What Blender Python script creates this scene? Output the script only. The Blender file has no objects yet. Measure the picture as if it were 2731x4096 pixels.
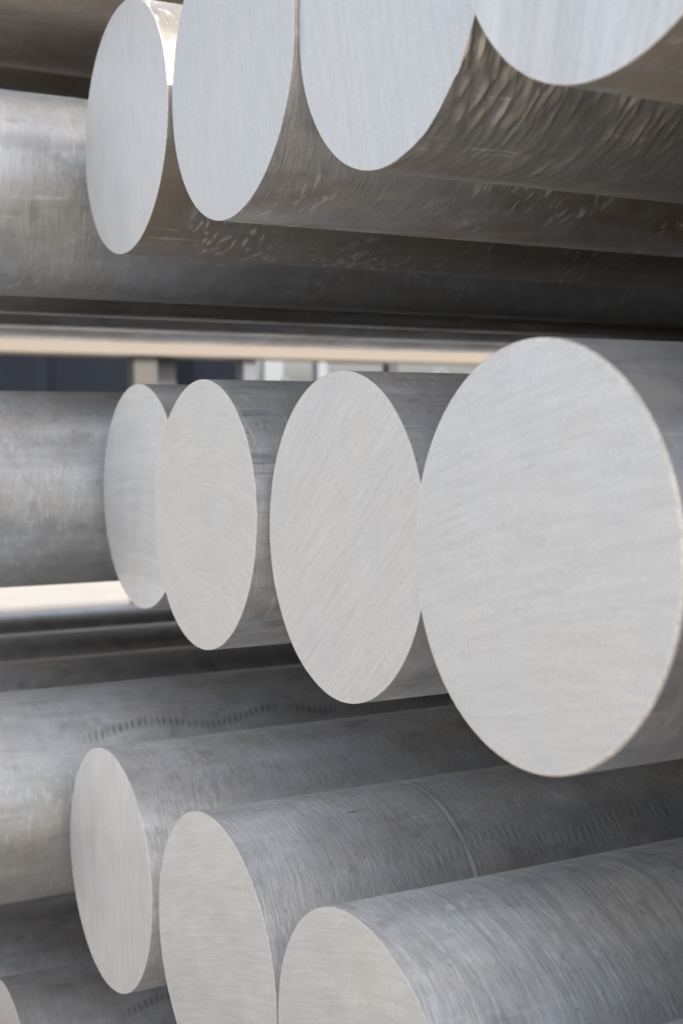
import bpy, math, random
import numpy as np
from mathutils import Matrix, Vector

# ------------------------------------------------------------------ camera, sky, sun
SC = bpy.context.scene
COL = SC.collection
HC = 0.862                     # camera height above the yard floor

cd = bpy.data.cameras.new('camera')
cam = bpy.data.objects.new('camera', cd)
COL.objects.link(cam)
cd.sensor_fit = 'HORIZONTAL'
cd.sensor_width = 36.0
cd.lens = 69.38
cd.clip_start = 0.02
cd.clip_end = 3000
CR = ((0.88174663, 0.47069481, 0.03113324),
      (-0.47171509, 0.88019861, 0.05230002),
      (-0.00278609, -0.06080138, 0.998146))
m = Matrix.Identity(4)
for i in range(3):
    m[i][0] = CR[i][0]
    m[i][1] = CR[i][2]
    m[i][2] = -CR[i][1]
m[2][3] = HC
cam.matrix_world = m
cd.dof.use_dof = True
cd.dof.focus_distance = 0.84
cd.dof.aperture_fstop = 15.0
SC.camera = cam

SUN_EL, SUN_AZ = 39.3, 145.0     # azimuth measured from +Y towards +X
w = bpy.data.worlds.new('World')
SC.world = w
w.use_nodes = True
wn = w.node_tree.nodes
wl = w.node_tree.links
wn.clear()
sky = wn.new('ShaderNodeTexSky')
sky.sky_type = 'NISHITA'
sky.sun_disc = False
sky.sun_elevation = math.radians(SUN_EL)
sky.sun_rotation = math.radians(SUN_AZ)
sky.air_density = 1.0
sky.dust_density = 5.0
sky.ozone_density = 1.0
bg = wn.new('ShaderNodeBackground')
bg.inputs['Strength'].default_value = 0.15
wo = wn.new('ShaderNodeOutputWorld')
haze = wn.new('ShaderNodeHueSaturation')      # bright, milky summer sky
haze.inputs['Saturation'].default_value = 0.40
wl.new(sky.outputs[0], haze.inputs['Color'])
wl.new(haze.outputs[0], bg.inputs[0])
wl.new(bg.outputs[0], wo.inputs[0])

sd = bpy.data.lights.new('sun', 'SUN')
sd.energy = 2.0
sd.angle = math.radians(0.55)
sd.color = (1.0, 0.975, 0.935)
sun = bpy.data.objects.new('sun', sd)
COL.objects.link(sun)
e, a = math.radians(SUN_EL), math.radians(SUN_AZ)
to_sun = Vector((math.sin(a) * math.cos(e), math.cos(a) * math.cos(e), math.sin(e)))
sun.rotation_euler = to_sun.to_track_quat('Z', 'Y').to_euler()
sun.location = (0, 0, 8)

SC.cycles.max_bounces = 5
SC.cycles.diffuse_bounces = 4
SC.cycles.glossy_bounces = 4
SC.cycles.transmission_bounces = 1
SC.cycles.caustics_reflective = False
SC.cycles.caustics_refractive = False
vs = SC.view_settings
vs.view_transform = 'Standard'
vs.look = 'None'
vs.exposure = 1.34
vs.gamma = 1.0
vs.use_curve_mapping = False

# ------------------------------------------------------------------ node helpers
class NT:
    def __init__(self, name):
        self.mat = bpy.data.materials.new(name)
        self.mat.use_nodes = True
        self.t = self.mat.node_tree
        self.t.nodes.clear()
        self.out = self.t.nodes.new('ShaderNodeOutputMaterial')
        self.p = self.t.nodes.new('ShaderNodeBsdfPrincipled')
        self.t.links.new(self.p.outputs[0], self.out.inputs[0])
    def put(self, sock, v):
        if v is None:
            return
        if isinstance(v, bpy.types.NodeSocket):
            self.t.links.new(v, sock)
        else:
            sock.default_value = v
    def math(self, op, a, b=None, c=None, clamp=False):
        n = self.t.nodes.new('ShaderNodeMath')
        n.operation = op
        n.use_clamp = clamp
        for i, v in enumerate((a, b, c)):
            self.put(n.inputs[i], v)
        return n.outputs[0]
    def vmath(self, op, a, b=None, out=0):
        n = self.t.nodes.new('ShaderNodeVectorMath')
        n.operation = op
        self.put(n.inputs[0], a)
        if b is not None:
            self.put(n.inputs[1], b)
        return n.outputs['Value'] if out else n.outputs[0]
    def coord(self):
        return self.t.nodes.new('ShaderNodeTexCoord').outputs['Object']
    def sep(self, v):
        n = self.t.nodes.new('ShaderNodeSeparateXYZ')
        self.put(n.inputs[0], v)
        return n.outputs
    def comb(self, x, y, z):
        n = self.t.nodes.new('ShaderNodeCombineXYZ')
        for i, v in enumerate((x, y, z)):
            self.put(n.inputs[i], v)
        return n.outputs[0]
    def noise(self, vec, scale=1.0, detail=2.0, rough=0.5, dist=0.0, color=False):
        n = self.t.nodes.new('ShaderNodeTexNoise')
        self.put(n.inputs['Vector'], vec)
        n.inputs['Scale'].default_value = scale
        n.inputs['Detail'].default_value = detail
        n.inputs['Roughness'].default_value = rough
        n.inputs['Distortion'].default_value = dist
        return n.outputs['Color' if color else 'Fac']
    def rng(self, v, a, b, c=0.0, d=1.0, smooth=False):
        n = self.t.nodes.new('ShaderNodeMapRange')
        n.clamp = True
        if smooth:
            n.interpolation_type = 'SMOOTHSTEP'
        self.put(n.inputs[0], v)
        for i, x in enumerate((a, b, c, d)):
            n.inputs[i + 1].default_value = x
        return n.outputs[0]
    def mix(self, f, a, b, mode='MIX'):
        n = self.t.nodes.new('ShaderNodeMix')
        n.data_type = 'RGBA'
        n.blend_type = mode
        self.put(n.inputs[0], f)
        for s, v in ((n.inputs[6], a), (n.inputs[7], b)):
            if not isinstance(v, bpy.types.NodeSocket) and len(v) == 3:
                v = (*v, 1.0)
            self.put(s, v)
        return n.outputs[2]
    def gray(self, v):
        return self.comb(v, v, v)
    def bump(self, h, dist, strength=1.0, normal=None):
        n = self.t.nodes.new('ShaderNodeBump')
        n.inputs['Strength'].default_value = strength
        n.inputs['Distance'].default_value = dist
        self.put(n.inputs['Height'], h)
        if normal is not None:
            self.put(n.inputs['Normal'], normal)
        return n.outputs[0]
    def setp(self, **k):
        for key, v in k.items():
            self.put(self.p.inputs[key.replace('_', ' ')], v)


# ------------------------------------------------------------------ materials
def face_mat(name, line, seed, bend=None, fine=0.10, coarse=0.10, k1=900.0, k2=150.0,
             tint=(0.80, 0.795, 0.785), speck=0.5, rough=0.52, bumpd=0.00010):
    """Saw-cut aluminium.  line = (right, up) direction of the saw marks in the cut plane;
    bend = radius of the marks in metres with its sign (None: a very large blade)."""
    tint = tuple(c * 0.84 for c in tint)
    t = NT(name)
    o = t.coord()
    s = t.sep(o)
    u = t.math('MULTIPLY', s[1], -1.0)
    v = s[2]
    L = math.hypot(*line)
    tx, ty = line[0] / L, line[1] / L
    nx, ny = -ty, tx
    R = bend if bend else 30.0
    cx, cy = nx * -R, ny * -R
    du = t.math('SUBTRACT', u, cx)
    dv = t.math('SUBTRACT', v, cy)
    d = t.math('SQRT', t.math('ADD', t.math('MULTIPLY', du, du), t.math('MULTIPLY', dv, dv)))
    d = t.math('SUBTRACT', d, abs(R))
    tl = t.math('ADD', t.math('MULTIPLY', u, tx), t.math('MULTIPLY', v, ty))
    n1 = t.noise(t.comb(t.math('MULTIPLY', d, k1), t.math('MULTIPLY', tl, 28.0), seed), 1.0, 1.0, 0.6)
    n2 = t.noise(t.comb(t.math('MULTIPLY', d, k2), t.math('MULTIPLY', tl, 4.0), seed + 7.3), 1.0, 2.0, 0.6)
    ps = t.vmath('ADD', o, (seed * 3.1, seed, -seed))
    blot = t.noise(ps, 14.0, 3.0, 0.55)
    blot2 = t.noise(ps, 42.0, 3.0, 0.6)
    grit = t.noise(ps, 560.0, 1.0, 0.6)
    col = t.mix(t.rng(blot, 0.35, 0.65), tuple(c * f for c, f in zip(tint, (0.975, 0.985, 1.0))),
                tuple(c * f for c, f in zip(tint, (1.0, 0.99, 0.975))))
    lv = t.math('MULTIPLY_ADD', t.math('SUBTRACT', n1, 0.5), fine * 2, 1.0)
    lv = t.math('ADD', lv, t.math('MULTIPLY', t.math('SUBTRACT', n2, 0.5), coarse * 2))
    lv = t.math('ADD', lv, t.math('MULTIPLY', t.math('SUBTRACT', blot2, 0.5), 0.17))
    lv = t.math('ADD', lv, t.math('MULTIPLY', t.math('SUBTRACT', grit, 0.5), 0.22))
    col = t.mix(1.0, col, t.gray(lv), 'MULTIPLY')
    # small bright nicks left by the saw
    nick = t.noise(t.comb(t.math('MULTIPLY', d, 900.0), t.math('MULTIPLY', tl, 260.0), seed - 3.0), 1.0, 1.0, 0.5)
    nick = t.rng(nick, 0.70, 0.78, 0.0, speck)
    col = t.mix(nick, col, (0.97, 0.965, 0.95))
    dark = t.rng(t.noise(t.vmath('ADD', ps, (5.0, 0, 0)), 160.0, 1.0), 0.70, 0.80, 0.0, 0.14)
    col = t.mix(dark, col, (0.45, 0.46, 0.48))
    h = t.math('ADD', t.math('MULTIPLY', n1, 0.6), t.math('MULTIPLY', n2, 0.9))
    nb = t.bump(h, bumpd * 1.0, 1.0)
    r = t.math('ADD', rough - 0.10, t.math('MULTIPLY', blot2, 0.2))
    t.setp(Base_Color=col, Metallic=0.75, Roughness=r, Normal=nb)
    return t.mat


def rim_mat(name, tint=(0.84, 0.82, 0.79)):
    t = NT(name)
    o = t.coord()
    n = t.noise(o, 260.0, 3.0, 0.6)
    n2 = t.noise(o, 40.0, 2.0, 0.6)
    f = t.math('MULTIPLY', t.rng(n, 0.35, 0.65), t.rng(n2, 0.3, 0.6, 0.5, 1.0))
    col = t.mix(f, (0.64, 0.62, 0.59), tint)
    t.setp(Base_Color=col, Metallic=0.5, Roughness=0.55, Normal=t.bump(n, 0.0003, 0.5))
    return t.mat


def body_mat(name, seed, ridge=0.5, ridge_k=(260.0, 26.0), streak=0.4, dirt=0.4, flecks=0.3, tint=(0.64, 0.64, 0.64),
             rough=0.50, metallic=0.6, crest=False, aniso=0.75, ticks=0.0, chatter=None, ring=None, red=None, bands=0.0, bumpd=0.0006, streak_dark=0.0):
    """Mill-skin of a cast aluminium billet: circumferential casting ripples, lengthwise
    drag streaks, handling dirt, pale flecks; optional roller chatter track and scribed ring."""
    t = NT(name)
    o = t.coord()
    s = t.sep(o)
    x, y, z = s[0], s[1], s[2]
    off = (seed * 1.7, seed * 0.61, seed * 2.3)
    kx, kc = ridge_k
    wob = t.math('ADD', t.math('MULTIPLY', t.math('SINE', t.math('MULTIPLY_ADD', y, 61.0, t.math('MULTIPLY_ADD', x, 23.0, seed))), 0.0022),
                 t.math('MULTIPLY', t.math('SINE', t.math('MULTIPLY_ADD', z, 43.0, t.math('MULTIPLY', y, -29.0))), 0.0030))
    xw = t.math('ADD', x, wob)
    rv = t.vmath('ADD', t.comb(t.math('MULTIPLY', xw, kx), t.math('MULTIPLY', y, kc), t.math('MULTIPLY', z, kc)), off)
    rid = t.noise(rv, 1.0, 1.5, 0.6)
    rv2 = t.vmath('ADD', t.comb(t.math('MULTIPLY', xw, kx * 3.2), t.math('MULTIPLY', y, kc * 3), t.math('MULTIPLY', z, kc * 3)), off)
    rid2 = t.noise(rv2, 1.0, 0.5, 0.6)
    sv = t.vmath('ADD', t.comb(t.math('MULTIPLY', x, 5.0), t.math('MULTIPLY', y, 130.0), t.math('MULTIPLY', z, 130.0)), off)
    st = t.noise(sv, 1.0, 3.0, 0.65)
    bl = t.noise(t.vmath('ADD', o, off), 9.0, 3.0, 0.62)
    bl2 = t.noise(t.vmath('ADD', o, (off[1], off[2], off[0])), 34.0, 3.0, 0.65)
    grit = t.noise(o, 520.0, 1.0, 0.6)
    # oxide grey, cooler and warmer skins
    col = t.mix(t.rng(bl, 0.32, 0.68), tuple(c * f for c, f in zip(tint, (0.94, 0.97, 1.02))),
                tuple(c * f for c, f in zip(tint, (1.04, 1.0, 0.95))))
    lv = t.math('MULTIPLY_ADD', t.math('SUBTRACT', bl2, 0.5), 0.60, 1.0)
    pm = t.rng(bl, 0.36, 0.60, 0.25, 1.15)
    rr = t.math('ADD', t.math('MULTIPLY', t.math('SUBTRACT', rid, 0.5), 0.42 * ridge), t.math('MULTIPLY', t.math('SUBTRACT', rid2, 0.5), 0.55 * ridge))
    lv = t.math('ADD', lv, t.math('MULTIPLY', rr, pm))
    lv = t.math('ADD', lv, t.math('MULTIPLY', t.math('SUBTRACT', st, 0.5), 0.55 * streak))
    lv = t.math('ADD', lv, t.math('MULTIPLY', t.math('SUBTRACT', grit, 0.5), 0.20))
    col = t.mix(1.0, col, t.gray(lv), 'MULTIPLY')
    sm = t.rng(t.noise(t.vmath('ADD', t.comb(t.math('MULTIPLY', x, 26.0), t.math('MULTIPLY', y, 40.0), t.math('MULTIPLY', z, 40.0)), (off[1], off[1], off[2])), 1.0, 2.0, 0.7), 0.58, 0.74, 0.0, 0.38)
    col = t.mix(sm, col, (0.22, 0.22, 0.225))
    if ticks:
        col = t.mix(t.math('MULTIPLY', t.rng(rid2, 0.56, 0.70, 0.0, ticks), pm), col, (0.95, 0.95, 0.95))
    # handling dirt: brown film in patches with its own outline
    dn = t.noise(t.vmath('ADD', t.comb(t.math('MULTIPLY', x, 6.0), t.math('MULTIPLY', y, 13.0), t.math('MULTIPLY', z, 13.0)), off), 1.0, 3.0, 0.68)
    df = t.math('MULTIPLY', t.rng(dn, 0.42, 0.66), dirt)
    col = t.mix(df, col, (0.36, 0.29, 0.225))
    if streak_dark:
        sdn = t.noise(t.vmath('ADD', t.comb(t.math('MULTIPLY', x, 9.0), t.math('MULTIPLY', y, 150.0), t.math('MULTIPLY', z, 150.0)), off), 1.0, 3.0, 0.7)
        sdm = t.rng(t.noise(t.vmath('ADD', o, off), 16.0, 2.0), 0.46, 0.6)
        col = t.mix(t.math('MULTIPLY', t.math('MULTIPLY', t.rng(sdn, 0.54, 0.62), sdm), streak_dark), col, (0.22, 0.22, 0.225))
    # crisp lengthwise scratches in a few places
    scn = t.noise(t.vmath('ADD', t.comb(t.math('MULTIPLY', x, 12.0), t.math('MULTIPLY', y, 260.0), t.math('MULTIPLY', z, 260.0)), (off[2], off[2], off[1])), 1.0, 1.0, 0.5)
    scm = t.math('MULTIPLY', t.rng(scn, 0.70, 0.74), t.rng(bl2, 0.40, 0.62, 0.0, 0.55))
    col = t.mix(scm, col, (0.92, 0.91, 0.89))
    # pale scuffs, longer round the bar than along it
    fv = t.vmath('ADD', t.comb(t.math('MULTIPLY', xw, 210.0), t.math('MULTIPLY', y, 60.0), t.math('MULTIPLY', z, 60.0)), (off[2], off[0], off[1]))
    fl = t.noise(fv, 1.0, 2.0, 0.65)
    fm = t.noise(t.vmath('ADD', o, (off[0], off[0], 0)), 11.0, 1.0, 0.6)
    fl = t.math('MULTIPLY', t.rng(fl, 0.56, 0.66), t.rng(fm, 0.44, 0.60))
    fl = t.math('MULTIPLY', fl, flecks)
    col = t.mix(fl, col, (0.95, 0.945, 0.93))
    pit = t.rng(t.noise(t.vmath('ADD', t.comb(t.math('MULTIPLY', x, 260.0), t.math('MULTIPLY', y, 170.0), t.math('MULTIPLY', z, 170.0)), off), 1.0, 1.0), 0.71, 0.77, 0.0, 0.3)
    col = t.mix(pit, col, (0.13, 0.13, 0.135))
    h = t.math('ADD', t.math('MULTIPLY', rid, ridge), t.math('MULTIPLY', rid2, ridge * 0.35))
    if bands:
        bv = t.vmath('ADD', t.comb(t.math('MULTIPLY', xw, 150.0), t.math('MULTIPLY', y, 7.0), t.math('MULTIPLY', z, 7.0)), off)
        bd = t.noise(bv, 1.0, 1.0, 0.5)
        h = t.math('ADD', h, t.math('MULTIPLY', bd, bands))
        col = t.mix(t.rng(bd, 0.52, 0.66, 0.0, 0.25 * bands), col, (0.30, 0.31, 0.325))
    if crest:
        an = t.t.nodes.new('ShaderNodeAttribute')
        an.attribute_name = 'crest'
        col = t.mix(t.rng(an.outputs['Fac'], 0.22, 0.6, 0.0, 0.85), col, (0.60, 0.545, 0.46))
    theta = t.math('MULTIPLY', t.math('ARCTAN2', z, t.math('MULTIPLY', y, -1.0)), 180 / math.pi)
    if chatter:
        th0, amp, wave, ph, sgn, strength, half, start = chatter
        wv = t.math('SINE', t.math('MULTIPLY_ADD', x, 2 * math.pi / wave, ph))
        c0 = t.math('MULTIPLY_ADD', wv, amp, th0)
        dd = t.math('ABSOLUTE', t.math('SUBTRACT', theta, c0))
        env = t.rng(dd, half * 0.25, half, 1.0, 0.0, True)
        jit = t.math('MULTIPLY', t.math('SUBTRACT', bl2, 0.5), 9.0)
        tick = t.math('SINE', t.math('ADD', jit, t.math('ADD', t.math('MULTIPLY', x, 2 * math.pi / 0.0062), t.math('MULTIPLY', theta, -0.13))))
        tick = t.rng(tick, 0.0, 0.9)
        brk = t.math('MULTIPLY', t.rng(t.noise(t.comb(t.math('MULTIPLY', x, 30.0), seed, 0.0), 1.0, 2.0), 0.30, 0.50), t.rng(x, start, start + 0.03))
        cm = t.math('MULTIPLY', t.math('MULTIPLY', tick, env), brk)
        halo = t.math('MULTIPLY', t.math('MULTIPLY', env, brk), 0.25)
        if sgn < 0:
            col = t.mix(t.math('MULTIPLY', t.math('MAXIMUM', cm, halo), strength), col, (0.10, 0.105, 0.11))
        else:
            col = t.mix(t.math('MULTIPLY', halo, 0.7), col, (0.24, 0.24, 0.25))
            col = t.mix(t.math('MULTIPLY', cm, strength), col, (0.98, 0.98, 0.98))
    if ring:
        rx, rw = ring
        rd = t.math('ABSOLUTE', t.math('SUBTRACT', t.math('ADD', x, t.math('MULTIPLY', t.math('SUBTRACT', bl, 0.5), 0.006)), rx))
        rb = t.rng(bl2, 0.34, 0.58, 0.45, 1.0)
        col = t.mix(t.rng(t.math('ABSOLUTE', t.math('SUBTRACT', rd, rw * 1.3)), 0.0, rw * 0.7, 0.35, 0.0), col, (0.25, 0.24, 0.23))
        rm = t.math('MULTIPLY', t.rng(rd, rw * 0.4, rw, 1.0, 0.0), rb)
        col = t.mix(t.math('MULTIPLY', rm, 0.9), col, (0.98, 0.95, 0.90))
    if red:
        rx, rt = red
        q = t.math('ADD', t.math('POWER', t.math('DIVIDE', t.math('SUBTRACT', x, rx), 0.0045), 2.0),
                   t.math('POWER', t.math('DIVIDE', t.math('SUBTRACT', theta, rt), 0.8), 2.0))
        col = t.mix(t.rng(t.math('ADD', q, t.math('MULTIPLY', grit, 0.8)), 0.6, 1.6, 0.7, 0.0), col, (0.42, 0.13, 0.08))
    r = t.math('ADD', rough - 0.1, t.math('MULTIPLY', bl2, 0.2))
    r = t.math('ADD', r, t.math('MULTIPLY', df, 0.15))
    t.setp(Base_Color=col, Metallic=metallic, Roughness=r, Normal=t.bump(h, bumpd, 1.0))
    tn = t.t.nodes.new('ShaderNodeTangent')
    tn.direction_type = 'RADIAL'
    tn.axis = 'X'
    t.setp(Anisotropic=aniso, Anisotropic_Rotation=0.25, Tangent=tn.outputs[0])
    return t.mat


def plain_mat(name, col, rough=0.7, metallic=0.0, var=0.2, scale=6.0, stretch=(1, 1, 1), bump=0.0, spec=0.5):
    t = NT(name)
    o = t.vmath('MULTIPLY', t.coord(), stretch)
    n = t.noise(o, scale, 4.0, 0.6)
    n2 = t.noise(o, scale * 9, 3.0, 0.6)
    lv = t.math('ADD', t.math('MULTIPLY_ADD', t.math('SUBTRACT', n, 0.5), var * 2, 1.0),
                t.math('MULTIPLY', t.math('SUBTRACT', n2, 0.5), var))
    c = t.mix(1.0, col, t.gray(lv), 'MULTIPLY')
    t.setp(Base_Color=c, Metallic=metallic, Roughness=rough, Specular_IOR_Level=spec)
    if bump:
        t.setp(Normal=t.bump(n2, bump, 1.0))
    return t.mat


# ------------------------------------------------------------------ mesh helpers
def mesh_obj(name, verts, faces, mat, parent=None, loc=(0, 0, 0), smooth=True, sharp=None):
    me = bpy.data.meshes.new(name)
    me.from_pydata([tuple(v) for v in verts], [], faces)
    me.update()
    if smooth:
        me.polygons.foreach_set('use_smooth', [True] * len(me.polygons))
        if sharp is not None:
            me.set_sharp_from_angle(angle=math.radians(sharp))
    me.materials.append(mat)
    o = bpy.data.objects.new(name, me)
    COL.objects.link(o)
    o.location = loc
    if parent:
        o.parent = parent
    return o


def box_geo(x0, x1, y0, y1, z0, z1, b=0.0):
    """Box with chamfered edges."""
    if b <= 0:
        v = [(x0, y0, z0), (x1, y0, z0), (x1, y1, z0), (x0, y1, z0), (x0, y0, z1), (x1, y0, z1), (x1, y1, z1), (x0, y1, z1)]
        f = [(3, 2, 1, 0), (4, 5, 6, 7), (0, 1, 5, 4), (1, 2, 6, 5), (2, 3, 7, 6), (3, 0, 4, 7)]
        return v, f
    import bmesh
    bm = bmesh.new()
    vs_ = [bm.verts.new(p) for p in box_geo(x0, x1, y0, y1, z0, z1)[0]]
    for f in box_geo(x0, x1, y0, y1, z0, z1)[1]:
        bm.faces.new([vs_[i] for i in f])
    bmesh.ops.bevel(bm, geom=bm.edges[:], offset=b, segments=2, affect='EDGES', profile=0.5)
    bm.verts.index_update()
    v = [tuple(q.co) for q in bm.verts]
    f = [tuple(q.index for q in p.verts) for p in bm.faces]
    bm.free()
    return v, f


def box(name, dims, mat, parent=None, b=0.0, loc=(0, 0, 0)):
    v, f = box_geo(*dims, b=b)
    return mesh_obj(name, v, f, mat, parent, loc, smooth=False)


def value_noise(xs, th, fx, nth, seed):
    """Smooth 2-D value noise on a grid: cells of 1/fx metres along, nth cells round the bar (periodic)."""
    rs = np.random.RandomState(seed)
    nx = int(np.ceil(xs.max() * fx)) + 3
    g = rs.rand(nx, nth)
    X = (xs * fx)[:, None] + 0 * th[None, :]
    T = (th / (2 * np.pi) % 1.0)[None, :] * nth + 0 * xs[:, None]
    i = np.floor(X).astype(int); fxx = X - i
    j = np.floor(T).astype(int); ft = T - j
    fxx = fxx * fxx * (3 - 2 * fxx); ft = ft * ft * (3 - 2 * ft)
    j0 = j % nth; j1 = (j + 1) % nth
    return (g[i, j0] * (1 - fxx) * (1 - ft) + g[i + 1, j0] * fxx * (1 - ft) + g[i, j1] * (1 - fxx) * ft + g[i + 1, j1] * fxx * ft)


def tag(o, label, cat, group=None):
    o['label'] = label
    o['category'] = cat
    if group:
        o['group'] = group


LENGTH = 3.7
GROUP = 'aluminium billets stacked in layers'


def billet(key, label, x0, y, z, r, bmat, fmat, rmat, tilt=(0, 0), rough_skin=0.0, segs=144, chamfer=0.0006, length=None, wobble=0.0003, burr=0.0):
    """A round billet: lateral skin, sawn end face with its chamfered rim, far end face."""
    length = length or LENGTH
    zc = z + HC
    root = bpy.data.objects.new('aluminium_billet', None)
    COL.objects.link(root)
    root.empty_display_size = 0.05
    root.location = (x0, y, zc - r)
    tag(root, label, 'billet', GROUP)
    seed = sum(ord(c) for c in key) * 7 % 1000
    rs = np.random.RandomState(seed)
    if rough_skin:
        segs = 300
        xs = np.concatenate([np.arange(0, 0.5, 0.0011), np.arange(0.5, 1.0, 0.004), np.linspace(1.0, length, 20)])
    else:
        xs = np.concatenate([[0, 0.004, 0.02], np.linspace(0.06, length, 24)])
    th = np.arange(segs) / segs * 2 * np.pi
    ph = rs.rand(3) * 6.28
    rad = r + wobble * (np.cos(2 * th + ph[0]) + 0.6 * np.cos(3 * th + ph[1]) + 0.4 * np.cos(5 * th + ph[2]))
    rad = np.repeat(rad[None, :], len(xs), 0)
    if rough_skin:
        base = np.zeros_like(rad)
        for k, (fx, nt, am, lo) in enumerate(((350, 52, 1.0, 0.54), (270, 40, 0.9, 0.58), (520, 90, 0.5, 0.50))):
            # cells are warped so that the lapped ripples run askew and merge
            warp = 0.004 * np.sin(th * 3 + k) + 0.0012 * np.sin(th * 13 + 2 * k)
            n = np.zeros_like(rad)
            grid = value_noise(np.arange(0, 0.60, 0.0005), th, fx, nt, seed + 11 * k)
            for j in range(segs):
                idx = np.clip((xs + 0.03 + warp[j]) / 0.0005, 0, grid.shape[0] - 1).astype(int)
                n[:, j] = grid[idx, j]
            base += am * np.clip((n - lo) / (1 - lo), 0, 1) ** 0.8
        patch = np.clip((value_noise(xs, th, 14, 20, seed + 3) - 0.25) / 0.35, 0.10, 1)
        patch = np.maximum(patch, np.clip(1.0 - (xs - 0.05) / 0.05, 0, 1)[:, None])
        fade = np.clip(1.0 - (xs - 0.10) / 0.14, 0.30, 1.0) * np.clip((0.48 - xs) / 0.1, 0, 1)
        low = 0.35 + 0.65 * np.clip((np.sin(th) + 0.95) / 0.35, 0, 1)
        low = low * (0.12 + 0.88 * np.clip((np.cos(th) + 0.25) / 0.5, 0, 1))     # the far flank is smoother
        crest_h = base * patch * fade[:, None] * low[None, :]
        rad = rad + rough_skin * crest_h
    ny, nz = -np.cos(th), np.sin(th)
    body_start = chamfer
    V = []
    cutx = -(ny * tilt[0] + nz * tilt[1])[None, :] * rad      # sawn plane not quite square
    xgrid = xs[:, None] + 0 * rad
    blend = np.clip(1 - xs / 0.05, 0, 1)[:, None]
    xgrid = xgrid + cutx * blend
    xgrid[0] += body_start
    V = np.stack([xgrid, rad * ny[None, :], rad * nz[None, :]], 2).reshape(-1, 3)
    nr = len(xs)
    F = []
    for i in range(nr - 1):
        a0, b0 = i * segs, (i + 1) * segs
        for j in range(segs):
            k = (j + 1) % segs
            F.append((a0 + j, a0 + k, b0 + k, b0 + j))
    body = mesh_obj('body', V, F, bmat, root, (0, 0, r))
    if rough_skin:
        at_ = body.data.attributes.new('crest', 'FLOAT', 'POINT')
        at_.data.foreach_set('value', crest_h.reshape(-1).astype(np.float32))
    # sawn face: disc with thickness, slightly inside the rim
    r0 = rad[0]
    rin = r0 - chamfer
    rings = [0.33, 0.66, 1.0]
    FV = [(0, 0, 0)]
    for q in rings:
        rr = rin * q
        FV += [(-(ny[j] * tilt[0] + nz[j] * tilt[1]) * rr[j], rr[j] * ny[j], rr[j] * nz[j]) for j in range(segs)]
    FF = []
    for j in range(segs):
        k = (j + 1) % segs
        FF.append((0, 1 + k, 1 + j))
        for q in range(len(rings) - 1):
            a0, b0 = 1 + q * segs, 1 + (q + 1) * segs
            FF.append((a0 + j, a0 + k, b0 + k, b0 + j))
    n0 = len(FV)
    FV += [(FV[1 + 2 * segs + j][0] + 0.006, rin[j] * 0.985 * ny[j], rin[j] * 0.985 * nz[j]) for j in range(segs)]
    for j in range(segs):
        k = (j + 1) % segs
        a0 = 1 + 2 * segs
        FF.append((a0 + j, a0 + k, n0 + k, n0 + j))
    FF.append(tuple(n0 + j for j in range(segs)))
    face = mesh_obj('cut_face', FV, FF, fmat, root, (0, 0, r), sharp=30)
    # rim: broken edge between the cut and the skin, a little uneven where the saw left a burr
    RV, RF = [], []
    bn = np.interp(np.arange(segs), np.linspace(0, segs, 40), np.append(rs.rand(39), 0.0)) * burr
    bn[-1] = bn[0]
    for j in range(segs):
        xa = -(ny[j] * tilt[0] + nz[j] * tilt[1]) * r0[j]
        for (dx, dr) in ((0.0, -chamfer), (-0.0001 - bn[j] * 0.4, -chamfer * 0.5), (chamfer * 0.45, bn[j] * 0.5), (chamfer, 0.0)):
            q = r0[j] + dr
            RV.append((xa + dx, q * ny[j], q * nz[j]))
    for j in range(segs):
        k = (j + 1) % segs
        for q in range(3):
            RF.append((j * 4 + q, k * 4 + q, k * 4 + q + 1, j * 4 + q + 1))
    mesh_obj('rim', RV, RF, rmat, face)
    # far end
    EV = [(0, 0, 0)] + [(0, rad[-1][j] * ny[j], rad[-1][j] * nz[j]) for j in range(segs)]
    EF = [(0, 1 + j, 1 + (j + 1) % segs) for j in range(segs)]
    mesh_obj('far_end_face', EV, EF, fmat, root, (length, 0, r), smooth=False)
    return root


# ------------------------------------------------------------------ the yard
def ground_mat():
    t = NT('pale_yard_concrete')
    o = t.coord()
    n = t.noise(o, 0.35, 5.0, 0.6)
    n2 = t.noise(o, 4.0, 5.0, 0.65)
    n3 = t.noise(o, 60.0, 3.0, 0.6)
    lv = t.math('ADD', t.math('MULTIPLY_ADD', t.math('SUBTRACT', n, 0.5), 0.3, 1.0), t.math('MULTIPLY', t.math('SUBTRACT', n2, 0.5), 0.3))
    lv = t.math('ADD', lv, t.math('MULTIPLY', t.math('SUBTRACT', n3, 0.5), 0.3))
    c = t.mix(1.0, (0.335, 0.313, 0.285), t.gray(lv), 'MULTIPLY')
    t.setp(Base_Color=c, Roughness=0.9, Normal=t.bump(n3, 0.004, 1.0))
    return t.mat


G = 600.0
ground = mesh_obj('ground', [(-G, -G, 0), (G, -G, 0), (G, G, 0), (-G, G, 0)], [(0, 1, 2, 3)], ground_mat(), smooth=False)
ground['kind'] = 'structure'

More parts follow.
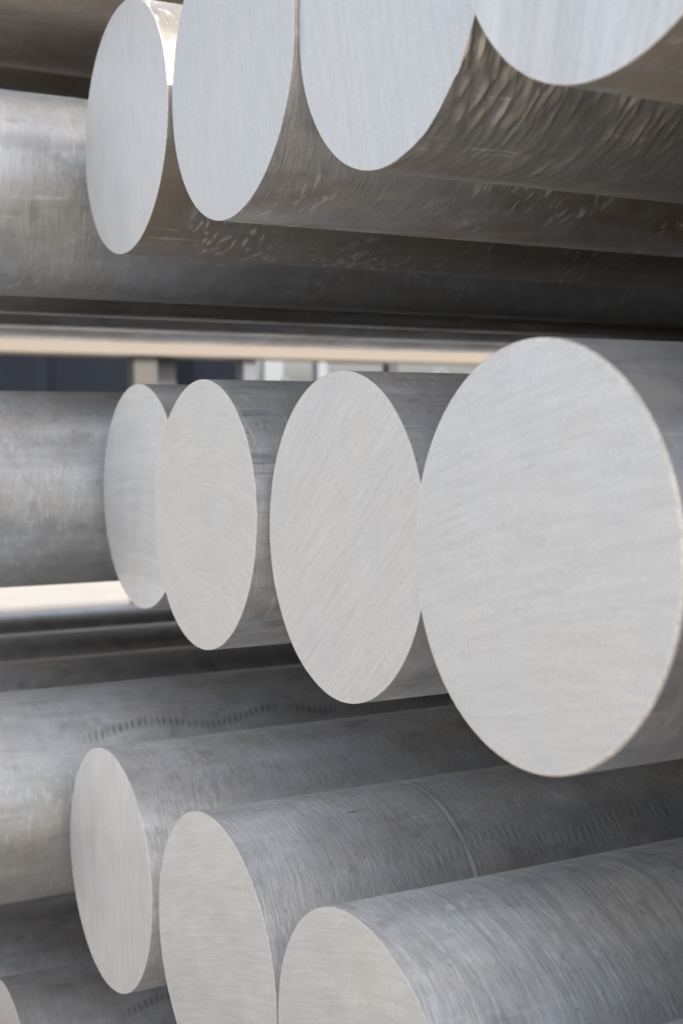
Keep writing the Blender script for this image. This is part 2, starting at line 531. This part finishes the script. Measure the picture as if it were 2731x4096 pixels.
# ------------------------------------------------------------------ billets
RIM = rim_mat('broken_saw_edge')
RIM_W = rim_mat('broken_saw_edge_warm', (0.86, 0.82, 0.76))
BACK = body_mat('billet_skin_plain', 3.0, ridge=0.35, streak=0.5, dirt=0.55, flecks=0.15, metallic=0.85, rough=0.36)
BACK2 = body_mat('billet_skin_plain_grey', 9.0, ridge=0.3, streak=0.6, dirt=0.35, flecks=0.2, metallic=0.7, rough=0.42)
BACK_U = body_mat('billet_skin_dirty', 5.0, ridge=0.3, streak=0.4, dirt=0.8, flecks=0.2, metallic=0.35, rough=0.6, tint=(0.42, 0.41, 0.39))
FPLAIN = face_mat('saw_cut_plain', (1, 0.2), 1.5)

# top layer ------------------------------------------------------------
billet('T1', 'billet in the top row with the smallest, leftmost sawn end face', 0.3618, 1.0561, 0.2503, 0.1020,
       body_mat('skin_top_small', 11.0, tint=(0.39, 0.38, 0.36), ridge=0.55, streak=0.35, dirt=0.85, flecks=0.8),
       face_mat('cut_fine_upright', (0.008, 1), 2.2, fine=0.09, coarse=0.05, k1=700, k2=300, speck=0.15, tint=(0.76, 0.76, 0.765)), RIM, (0.0035, -0.0043))
billet('T2', 'billet in the top row, second sawn end face from the left, smooth fine cut', 0.3570, 0.8289, 0.2454, 0.1015,
       body_mat('skin_top_second', 12.0, ridge=0.55, ridge_k=(420, 40), streak=0.25, dirt=0.85, flecks=0.9),
       face_mat('cut_fine_leaning', (-0.28, 0.96), 3.4, fine=0.1, coarse=0.03, k1=700, k2=320, speck=0.2, tint=(0.73, 0.73, 0.735)), RIM, (0.0017, -0.0055))
billet('T3', 'billet in the top row with rough rippled skin like bark behind its face', 0.3605, 0.6276, 0.2419, 0.0985,
       body_mat('skin_rough_ripples', 13.0, ridge=0.45, ridge_k=(420, 130), streak=0.1, dirt=0.5, flecks=0.3, bumpd=0.0005, tint=(0.44, 0.43, 0.41), metallic=0.6, rough=0.45, crest=True),
       face_mat('cut_leaning_bright', (-0.222, 0.975), 4.7, fine=0.08, coarse=0.05, k1=620, k2=150, speck=0.2, tint=(0.75, 0.755, 0.76)), RIM, (0.0026, 0.0006), rough_skin=0.0016)
billet('T4', 'nearest billet of the top row, blurred face cut off by the top right edge', 0.3381, 0.4179, 0.2404, 0.1012,
       body_mat('skin_top_near', 14.0, tint=(0.42, 0.40, 0.37), ridge=0.4, streak=0.4, dirt=1.0, flecks=0.5),
       face_mat('cut_coarse_streaks', (0.243, 0.97), 5.9, fine=0.08, coarse=0.22, k1=420, k2=85, speck=0.3, tint=(0.77, 0.775, 0.78)), RIM, (0.0054, 0.0043))
billet('T0', 'long billet reaching left past the top row faces, pale above and brown below', 0.265, 1.3228, 0.2366, 0.0989,
       body_mat('skin_top_long', 15.0, metallic=0.5, tint=(0.53, 0.545, 0.56), ridge=0.6, ridge_k=(140, 16), streak=0.35, dirt=0.28, flecks=0.35), FPLAIN, RIM, length=3.85)
for k, (yy, lab) in enumerate(((1.5342, 'dark billet underside just below the long pale billet of the top row'),
                               (1.7421, 'thin strip of a dark billet underside, second below the long top row billet'),
                               (1.95, 'farthest billet of the top row, lowest dark strip above the gap'))):
    billet('Tf%d' % k, lab, 0.20 - 0.03 * k, yy, 0.2387, 0.1, BACK, FPLAIN, RIM, length=3.8, segs=96)

# middle layer ---------------------------------------------------------
billet('M1', 'billet in the middle row with the smallest end face, overlapped by its neighbour', 0.3966, 1.1268, -0.0576, 0.1007,
       body_mat('skin_mid_small', 21.0, ridge=0.3, streak=0.5, dirt=0.3, flecks=0.3),
       face_mat('cut_wavy_level', (1, 0.015), 6.1, bend=0.5, fine=0.08, coarse=0.13, k1=420, k2=130, speck=0.2, tint=(0.88, 0.88, 0.875)), RIM, (0.0033, 0.0051))
billet('M2', 'billet in the middle row, second face from the left with curved saw marks', 0.3691, 0.9116, -0.0613, 0.1003,
       body_mat('skin_mid_second', 22.0, ridge=0.35, ridge_k=(420, 60), streak=0.7, dirt=0.5, flecks=0.35, streak_dark=0.5),
       face_mat('cut_curved', (0.999, 0.035), 7.7, bend=0.17, fine=0.1, coarse=0.045, k1=560, k2=230, speck=0.45, tint=(0.81, 0.80, 0.785)), RIM, (-0.0048, -0.0134))
billet('M3', 'billet in the middle row, sharp third face with slanting saw marks', 0.3730, 0.6999, -0.0633, 0.0999,
       body_mat('skin_mid_third', 23.0, ridge=0.3, ridge_k=(420, 60), streak=0.8, dirt=0.5, flecks=0.25, streak_dark=0.45),
       face_mat('cut_slanting', (0.773, 0.634), 8.3, fine=0.115, coarse=0.045, k1=560, k2=220, speck=0.4, tint=(0.80, 0.79, 0.78)), RIM_W, (-0.0012, -0.0017), burr=0.0008)
billet('M4', 'nearest and largest end face, middle row at the right edge', 0.3618, 0.4926, -0.0575, 0.1006,
       body_mat('skin_mid_near', 24.0, ridge=0.3, streak=0.7, dirt=0.35, flecks=0.2, streak_dark=0.4, tint=(0.5, 0.51, 0.52)),
       face_mat('cut_near_soft', (0.978, 0.21), 9.6, bend=1.2, fine=0.09, coarse=0.04, k1=420, k2=160, speck=0.35, tint=(0.79, 0.79, 0.79)), rim_mat('broken_saw_edge_pale', (0.86, 0.81, 0.74)), (0.0092, -0.0147), chamfer=0.0020)
billet('M0', 'long billet reaching left past the middle row faces, above the bright strip', 0.292, 1.3443, -0.0577, 0.0997,
       body_mat('skin_mid_long', 25.0, metallic=0.5, tint=(0.63, 0.645, 0.66), ridge=0.45, ridge_k=(160, 30), streak=0.7, dirt=0.25, flecks=0.35), FPLAIN, RIM, length=3.85)
for k in range(3):
    billet('Mf%d' % k, 'billet hidden behind the long billet of the middle row', 0.22 - 0.03 * k, 1.549 + 0.203 * k, -0.0577, 0.1, BACK, FPLAIN, RIM, length=3.8, segs=64)

# lower layer ----------------------------------------------------------
billet('B1', 'billet in the lower row with the narrowest, leftmost end face', 0.3321, 1.0315, -0.3595, 0.0995,
       body_mat('skin_low_small', 31.0, metallic=0.38, ticks=0.3, bumpd=0.0005, ridge=0.8, ridge_k=(330, 40), streak=0.2, dirt=0.35, flecks=0.4, tint=(0.80, 0.795, 0.785)),
       face_mat('cut_upright_fine', (-0.084, 0.996), 10.4, fine=0.09, coarse=0.1, k1=560, k2=220, speck=0.1, tint=(0.86, 0.85, 0.835)), RIM_W, (0.0195, -0.0019))
billet('B2', 'lower row billet with a pale scribed ring and wavy roller track on its skin', 0.3342, 0.8130, -0.3581, 0.0993,
       body_mat('skin_low_ring', 32.0, aniso=0.35, metallic=0.3, ticks=0.3, bumpd=0.0005, ridge=0.8, ridge_k=(420, 48), streak=0.15, dirt=0.4, flecks=0.25,
                chatter=(47.0, 3.6, 0.118, -2.2, 1, 0.5, 4.6, 0.085), tint=(0.78, 0.775, 0.765), ring=(0.160, 0.0022), red=(0.094, 74.2)),
       face_mat('cut_level_arcs', (0.947, 0.322), 11.8, bend=1.1, fine=0.12, coarse=0.07, k1=520, k2=190, speck=0.5, tint=(0.86, 0.85, 0.835)), RIM_W, (0.0152, 0.0144), burr=0.0006)
billet('B3', 'billet in the lower right corner with broad ripples and white scuffs on its skin', 0.3306, 0.5986, -0.3571, 0.1008,
       body_mat('skin_low_bands', 33.0, aniso=0.35, metallic=0.3, ticks=0.3, bumpd=0.0005, ridge=0.7, ridge_k=(380, 34), streak=0.15, dirt=0.2, flecks=0.8, bands=1.0, tint=(0.82, 0.815, 0.805)),
       face_mat('cut_falling_arcs', (0.955, 0.296), 12.1, bend=0.9, fine=0.12, coarse=0.08, k1=520, k2=190, speck=0.4, tint=(0.86, 0.85, 0.835)), RIM_W, (0.0037, 0.0331), burr=0.0004)
billet('B4', 'billet whose top just shows in the bottom right corner', 0.3300, 0.4010, -0.3571, 0.0985,
       BACK2, FPLAIN, RIM, segs=96)
billet('B0', 'long billet reaching left in the lower row with dark wavy roller marks', 0.255, 1.2611, -0.3515, 0.0998,
       body_mat('skin_low_long', 35.0, metallic=0.5, tint=(0.66, 0.655, 0.64), ridge=0.3, streak=0.6, dirt=0.35, flecks=0.35, streak_dark=0.15,
                chatter=(44.2, 3.2, 0.131, -31.75, -1, 0.65, 4.0, 0.09)), FPLAIN, RIM, length=3.85)
for k, (yy, lab) in enumerate(((1.4635, 'dark billet top behind the long lower row billet'),
                               (1.6666, 'second dark billet top behind the long lower row billet'),
                               (1.8700, 'farthest billet of the lower row, dark below the bright strip'))):
    billet('Bf%d' % k, lab, 0.2 - 0.04 * k, yy, -0.357, 0.1, BACK2, FPLAIN, RIM, length=3.8, segs=96)

# bottom layer ---------------------------------------------------------
billet('C0', 'billet of the bottom row with only its face edge in the lower left corner', 0.3073, 1.2911, -0.6511, 0.1004,
       body_mat('skin_bottom', 41.0, ridge=0.4, streak=0.3, dirt=0.3, flecks=0.3,
                chatter=(50.0, 3.0, 0.12, 0.2, -1, 0.6, 4.0, 0.08)),
       face_mat('cut_bottom', (0.1, 1), 13.0, coarse=0.12, tint=(0.84, 0.78, 0.73)), RIM_W, segs=144)
for k, (yy, lab) in enumerate(((1.498, 'dark billet of the bottom row behind the corner face'),
                               (1.702, 'second dark billet of the bottom row behind the corner face'),
                               (1.906, 'farthest billet of the bottom row'))):
    billet('Cf%d' % k, lab, 0.2 - 0.04 * k, yy, -0.6511, 0.1, BACK2, FPLAIN, RIM, length=3.8, segs=64)
for k in range(4):
    billet('Cn%d' % k, 'billet of the bottom row below the frame, nearer than the corner face', 0.33, 1.085 - 0.206 * k, -0.6511, 0.1, BACK2, FPLAIN, RIM, segs=64)

# uppermost layer, only its far billets seen top left --------------------
for k, (yy, lab) in enumerate(((1.002, 'unseen uppermost billet added above the top left face to block sun'),  # this one is unseen, added to keep sun off the long pale billet
                               (1.405, 'uppermost billet underside at the top left corner'),
                               (1.598, 'second uppermost billet underside, top left above the pale billet'),
                               (1.800, 'dark uppermost billet just above the pale long billet, top left'),
                               (2.005, 'farthest billet of the uppermost row'))):
    billet('U%d' % k, lab, 0.22 - 0.02 * k, yy, 0.5400, 0.1, BACK_U, FPLAIN, RIM, length=3.8, segs=96)
# unseen nearer billets, added right of the frame to block light from there
OUT = 'one of the nearer billets far to the right'
for nm, xx, yy, zz, lab in (('T5', 0.38, 0.208, 0.2404, 'next billet of the top row'), ('M5', 0.38, 0.280, -0.0575, 'next billet of the middle row'),
                            ('B5', 0.22, 0.190, -0.3571, 'next billet of the lower row'), ('T6', 0.36, 0.0, 0.2404, 'last billet of the top row'),
                            ('M6', 0.36, 0.075, -0.0575, 'last billet of the middle row'), ('M7', 0.34, -0.13, -0.0575, OUT),
                            ('B6', 0.12, -0.015, -0.3571, OUT), ('B7', 0.08, -0.22, -0.3571, OUT)):
    billet(nm, lab + ', unseen, added outside the right edge to block light', xx, yy, zz, 0.1, BACK2, FPLAIN, RIM, segs=64)

# timber bearers between the layers, deep in the stack
TIM = plain_mat('grey_timber', (0.40, 0.31, 0.22), 0.8, 0, 0.25, 5.0, (1, 0.15, 1), 0.002)
for lo, hi in ((-HC, -0.7511), (-0.5511, -0.4571), (-0.2571, -0.1577), (0.0423, 0.1385), (0.3385, 0.4400)):
    for xx in (1.75, 3.2):
        tb = box('timber_bearer', (-0.05, 0.05, -0.30, 2.12, 0, hi - lo - 0.001), TIM, None, 0.004, (xx, 0, lo + HC))
        tag(tb, 'timber bearer carrying a layer of billets, deep in the stack', 'timber', 'timber bearers in the stack')

# ------------------------------------------------------------------ far side of the yard, seen through the gap
PALE = plain_mat('pale_planed_timber', (0.185, 0.155, 0.125), 0.75, 0, 0.10, 3.0, (0.2, 1, 1), 0.001)
POST = plain_mat('weathered_post', (0.075, 0.07, 0.064), 0.7, 0, 0.15, 3.0)
NAVY = plain_mat('dark_navy_steel', (0.008, 0.010, 0.015), 0.9, 0.0, 0.35, 1.2, spec=0.1)
WHITE = plain_mat('white_paint', (0.17, 0.18, 0.195), 0.6, 0, 0.06, 4.0)
BAGM = plain_mat('white_woven_plastic', (0.30, 0.31, 0.315), 0.75, 0, 0.12, 6.0, (1, 1, 1), 0.004)
DARK = plain_mat('dark_steel', (0.05, 0.05, 0.05), 0.5, 0.5, 0.2, 6.0)

rack = bpy.data.objects.new('storage_rack', None)
COL.objects.link(rack)
rack.location = (1.8, 5.0, 0)
tag(rack, 'storage rack with a long pale timber rail, blurred beyond the gap', 'rack')
RY = 5.0
zb = HC + 0.305
box('rail', (-3.6, 2.6, 0.0, 0.14, zb, zb + 0.14), PALE, rack, 0.006)
box('post', (-0.046, 0.054, 0.03, 0.11, 0, zb), POST, rack, 0.004)
box('post', (0.43, 0.49, 0.03, 0.11, 0, zb), plain_mat('grey_post', (0.11, 0.115, 0.125), 0.6), rack, 0.004)
box('post', (-2.6, -2.5, 0.03, 0.11, 0, zb), POST, rack, 0.004)
box('post', (2.3, 2.4, 0.03, 0.11, 0, zb), POST, rack, 0.004)
box('panel', (0.064, 0.16, 0.10, 0.13, 0.4, zb), plain_mat('dull_grey_sheet', (0.04, 0.04, 0.043), 0.6), rack, 0.002)

cont = bpy.data.objects.new('shipping_container', None)
COL.objects.link(cont)
cont.location = (0.6, 9.2, 0)
tag(cont, 'dark navy steel container across the yard, blurred', 'container')
# corrugated long side
cv, cf = [], []
xs = np.arange(-3.0, 3.5, 0.07)
for i, xx in enumerate(xs):
    dy = 0.0 if (i % 12) < 11 else 0.02
    cv += [(xx, dy, 0.15), (xx, dy, 2.45)]
for i in range(len(xs) - 1):
    cf.append((2 * i, 2 * i + 2, 2 * i + 3, 2 * i + 1))
mesh_obj('side_wall', cv, cf, NAVY, cont, smooth=False)
box('shell', (-3.02, xs[-1] + 0.02, 0.05, 2.4, 0.1, 2.5), NAVY, cont, 0.01)
box('bottom_rail', (-3.02, xs[-1] + 0.02, -0.03, 0.045, 0.0, 0.16), NAVY, cont, 0.01)
box('top_rail', (-3.02, xs[-1] + 0.02, -0.03, 0.045, 2.44, 2.55), NAVY, cont, 0.01)


def bulk_bag(x, y, w_, h_, seed, label):
    import bmesh
    root = bpy.data.objects.new('bulk_bag', None)
    COL.objects.link(root)
    root.location = (x, y, 0)
    tag(root, label, 'bag', 'white bulk bags across the yard')
    rs = random.Random(seed)
    n, nv = 32, 14
    V, F = [], []
    for i in range(nv + 1):
        q = i / nv
        zz = h_ * q
        bulge = 0.86 + 0.16 * math.sin(math.pi * min(1, q * 1.05)) ** 0.6
        if q > 0.9:
            bulge *= 1 - ((q - 0.9) / 0.1) ** 2 * 0.35
        for j in range(n):
            an = 2 * math.pi * j / n
            c, s_ = math.cos(an), math.sin(an)
            k = (abs(c) ** 3.2 + abs(s_) ** 3.2) ** (-1 / 3.2)
            rr = w_ / 2 * k * bulge * (1 + 0.02 * math.sin(5 * an + seed + q * 7) + rs.uniform(-0.008, 0.008))
            V.append((rr * c, rr * s_, zz))
    for i in range(nv):
        for j in range(n):
            k = (j + 1) % n
            F.append((i * n + j, i * n + k, (i + 1) * n + k, (i + 1) * n + j))
    F.append(tuple(nv * n + j for j in range(n)))
    mesh_obj('sack', V, F, BAGM, root)
    for sx in (-1, 1):
        for sy in (-1, 1):
            px, py = sx * w_ * 0.36, sy * w_ * 0.36
            pts = [(px - 0.09, h_ - 0.12), (px - 0.07, h_ + 0.05), (px, h_ + 0.11), (px + 0.07, h_ + 0.05), (px + 0.09, h_ - 0.12)]
            LV, LF = [], []
            for (a_, b_) in pts:
                LV += [(a_, py - 0.03, b_), (a_, py + 0.03, b_), (a_, py + 0.03, b_ + 0.008), (a_, py - 0.03, b_ + 0.008)]
            for i in range(len(pts) - 1):
                for q in range(4):
                    r_ = (q + 1) % 4
                    LF.append((4 * i + q, 4 * i + r_, 4 * i + 4 + r_, 4 * i + 4 + q))
            mesh_obj('lifting_loop', LV, LF, BAGM, root, smooth=False)


bulk_bag(4.42, 8.2, 0.92, 1.14, 1, 'white bulk bag nearest the dark container, blurred')
bulk_bag(5.42, 8.35, 0.95, 1.20, 2, 'white bulk bag left of the biggest face, seen through the gap')
bulk_bag(6.45, 8.3, 0.95, 1.16, 3, 'white bulk bag partly hidden by the biggest face')
gate = bpy.data.objects.new('gate_frame', None)
COL.objects.link(gate)
gate.location = (3.62, 7.0, 0)
tag(gate, 'white post with dark crossbar in the bright part of the gap', 'frame')
box('post', (-0.035, 0.03, 0, 0.07, 0, 2.2), WHITE, gate, 0.004)
box('post', (0.45, 0.52, 0, 0.07, 0, HC + 0.425), DARK, gate, 0.004)
box('crossbar', (0.031, 0.449, 0.01, 0.06, HC + 0.412, HC + 0.435), DARK, gate, 0.002)
pn = box('white_panel', (-0.07, 0.08, 0, 0.05, 0, 2.3), WHITE, None, 0.004, (4.02, 8.55, 0))
tag(pn, 'white upright panel beside the dark container', 'panel')
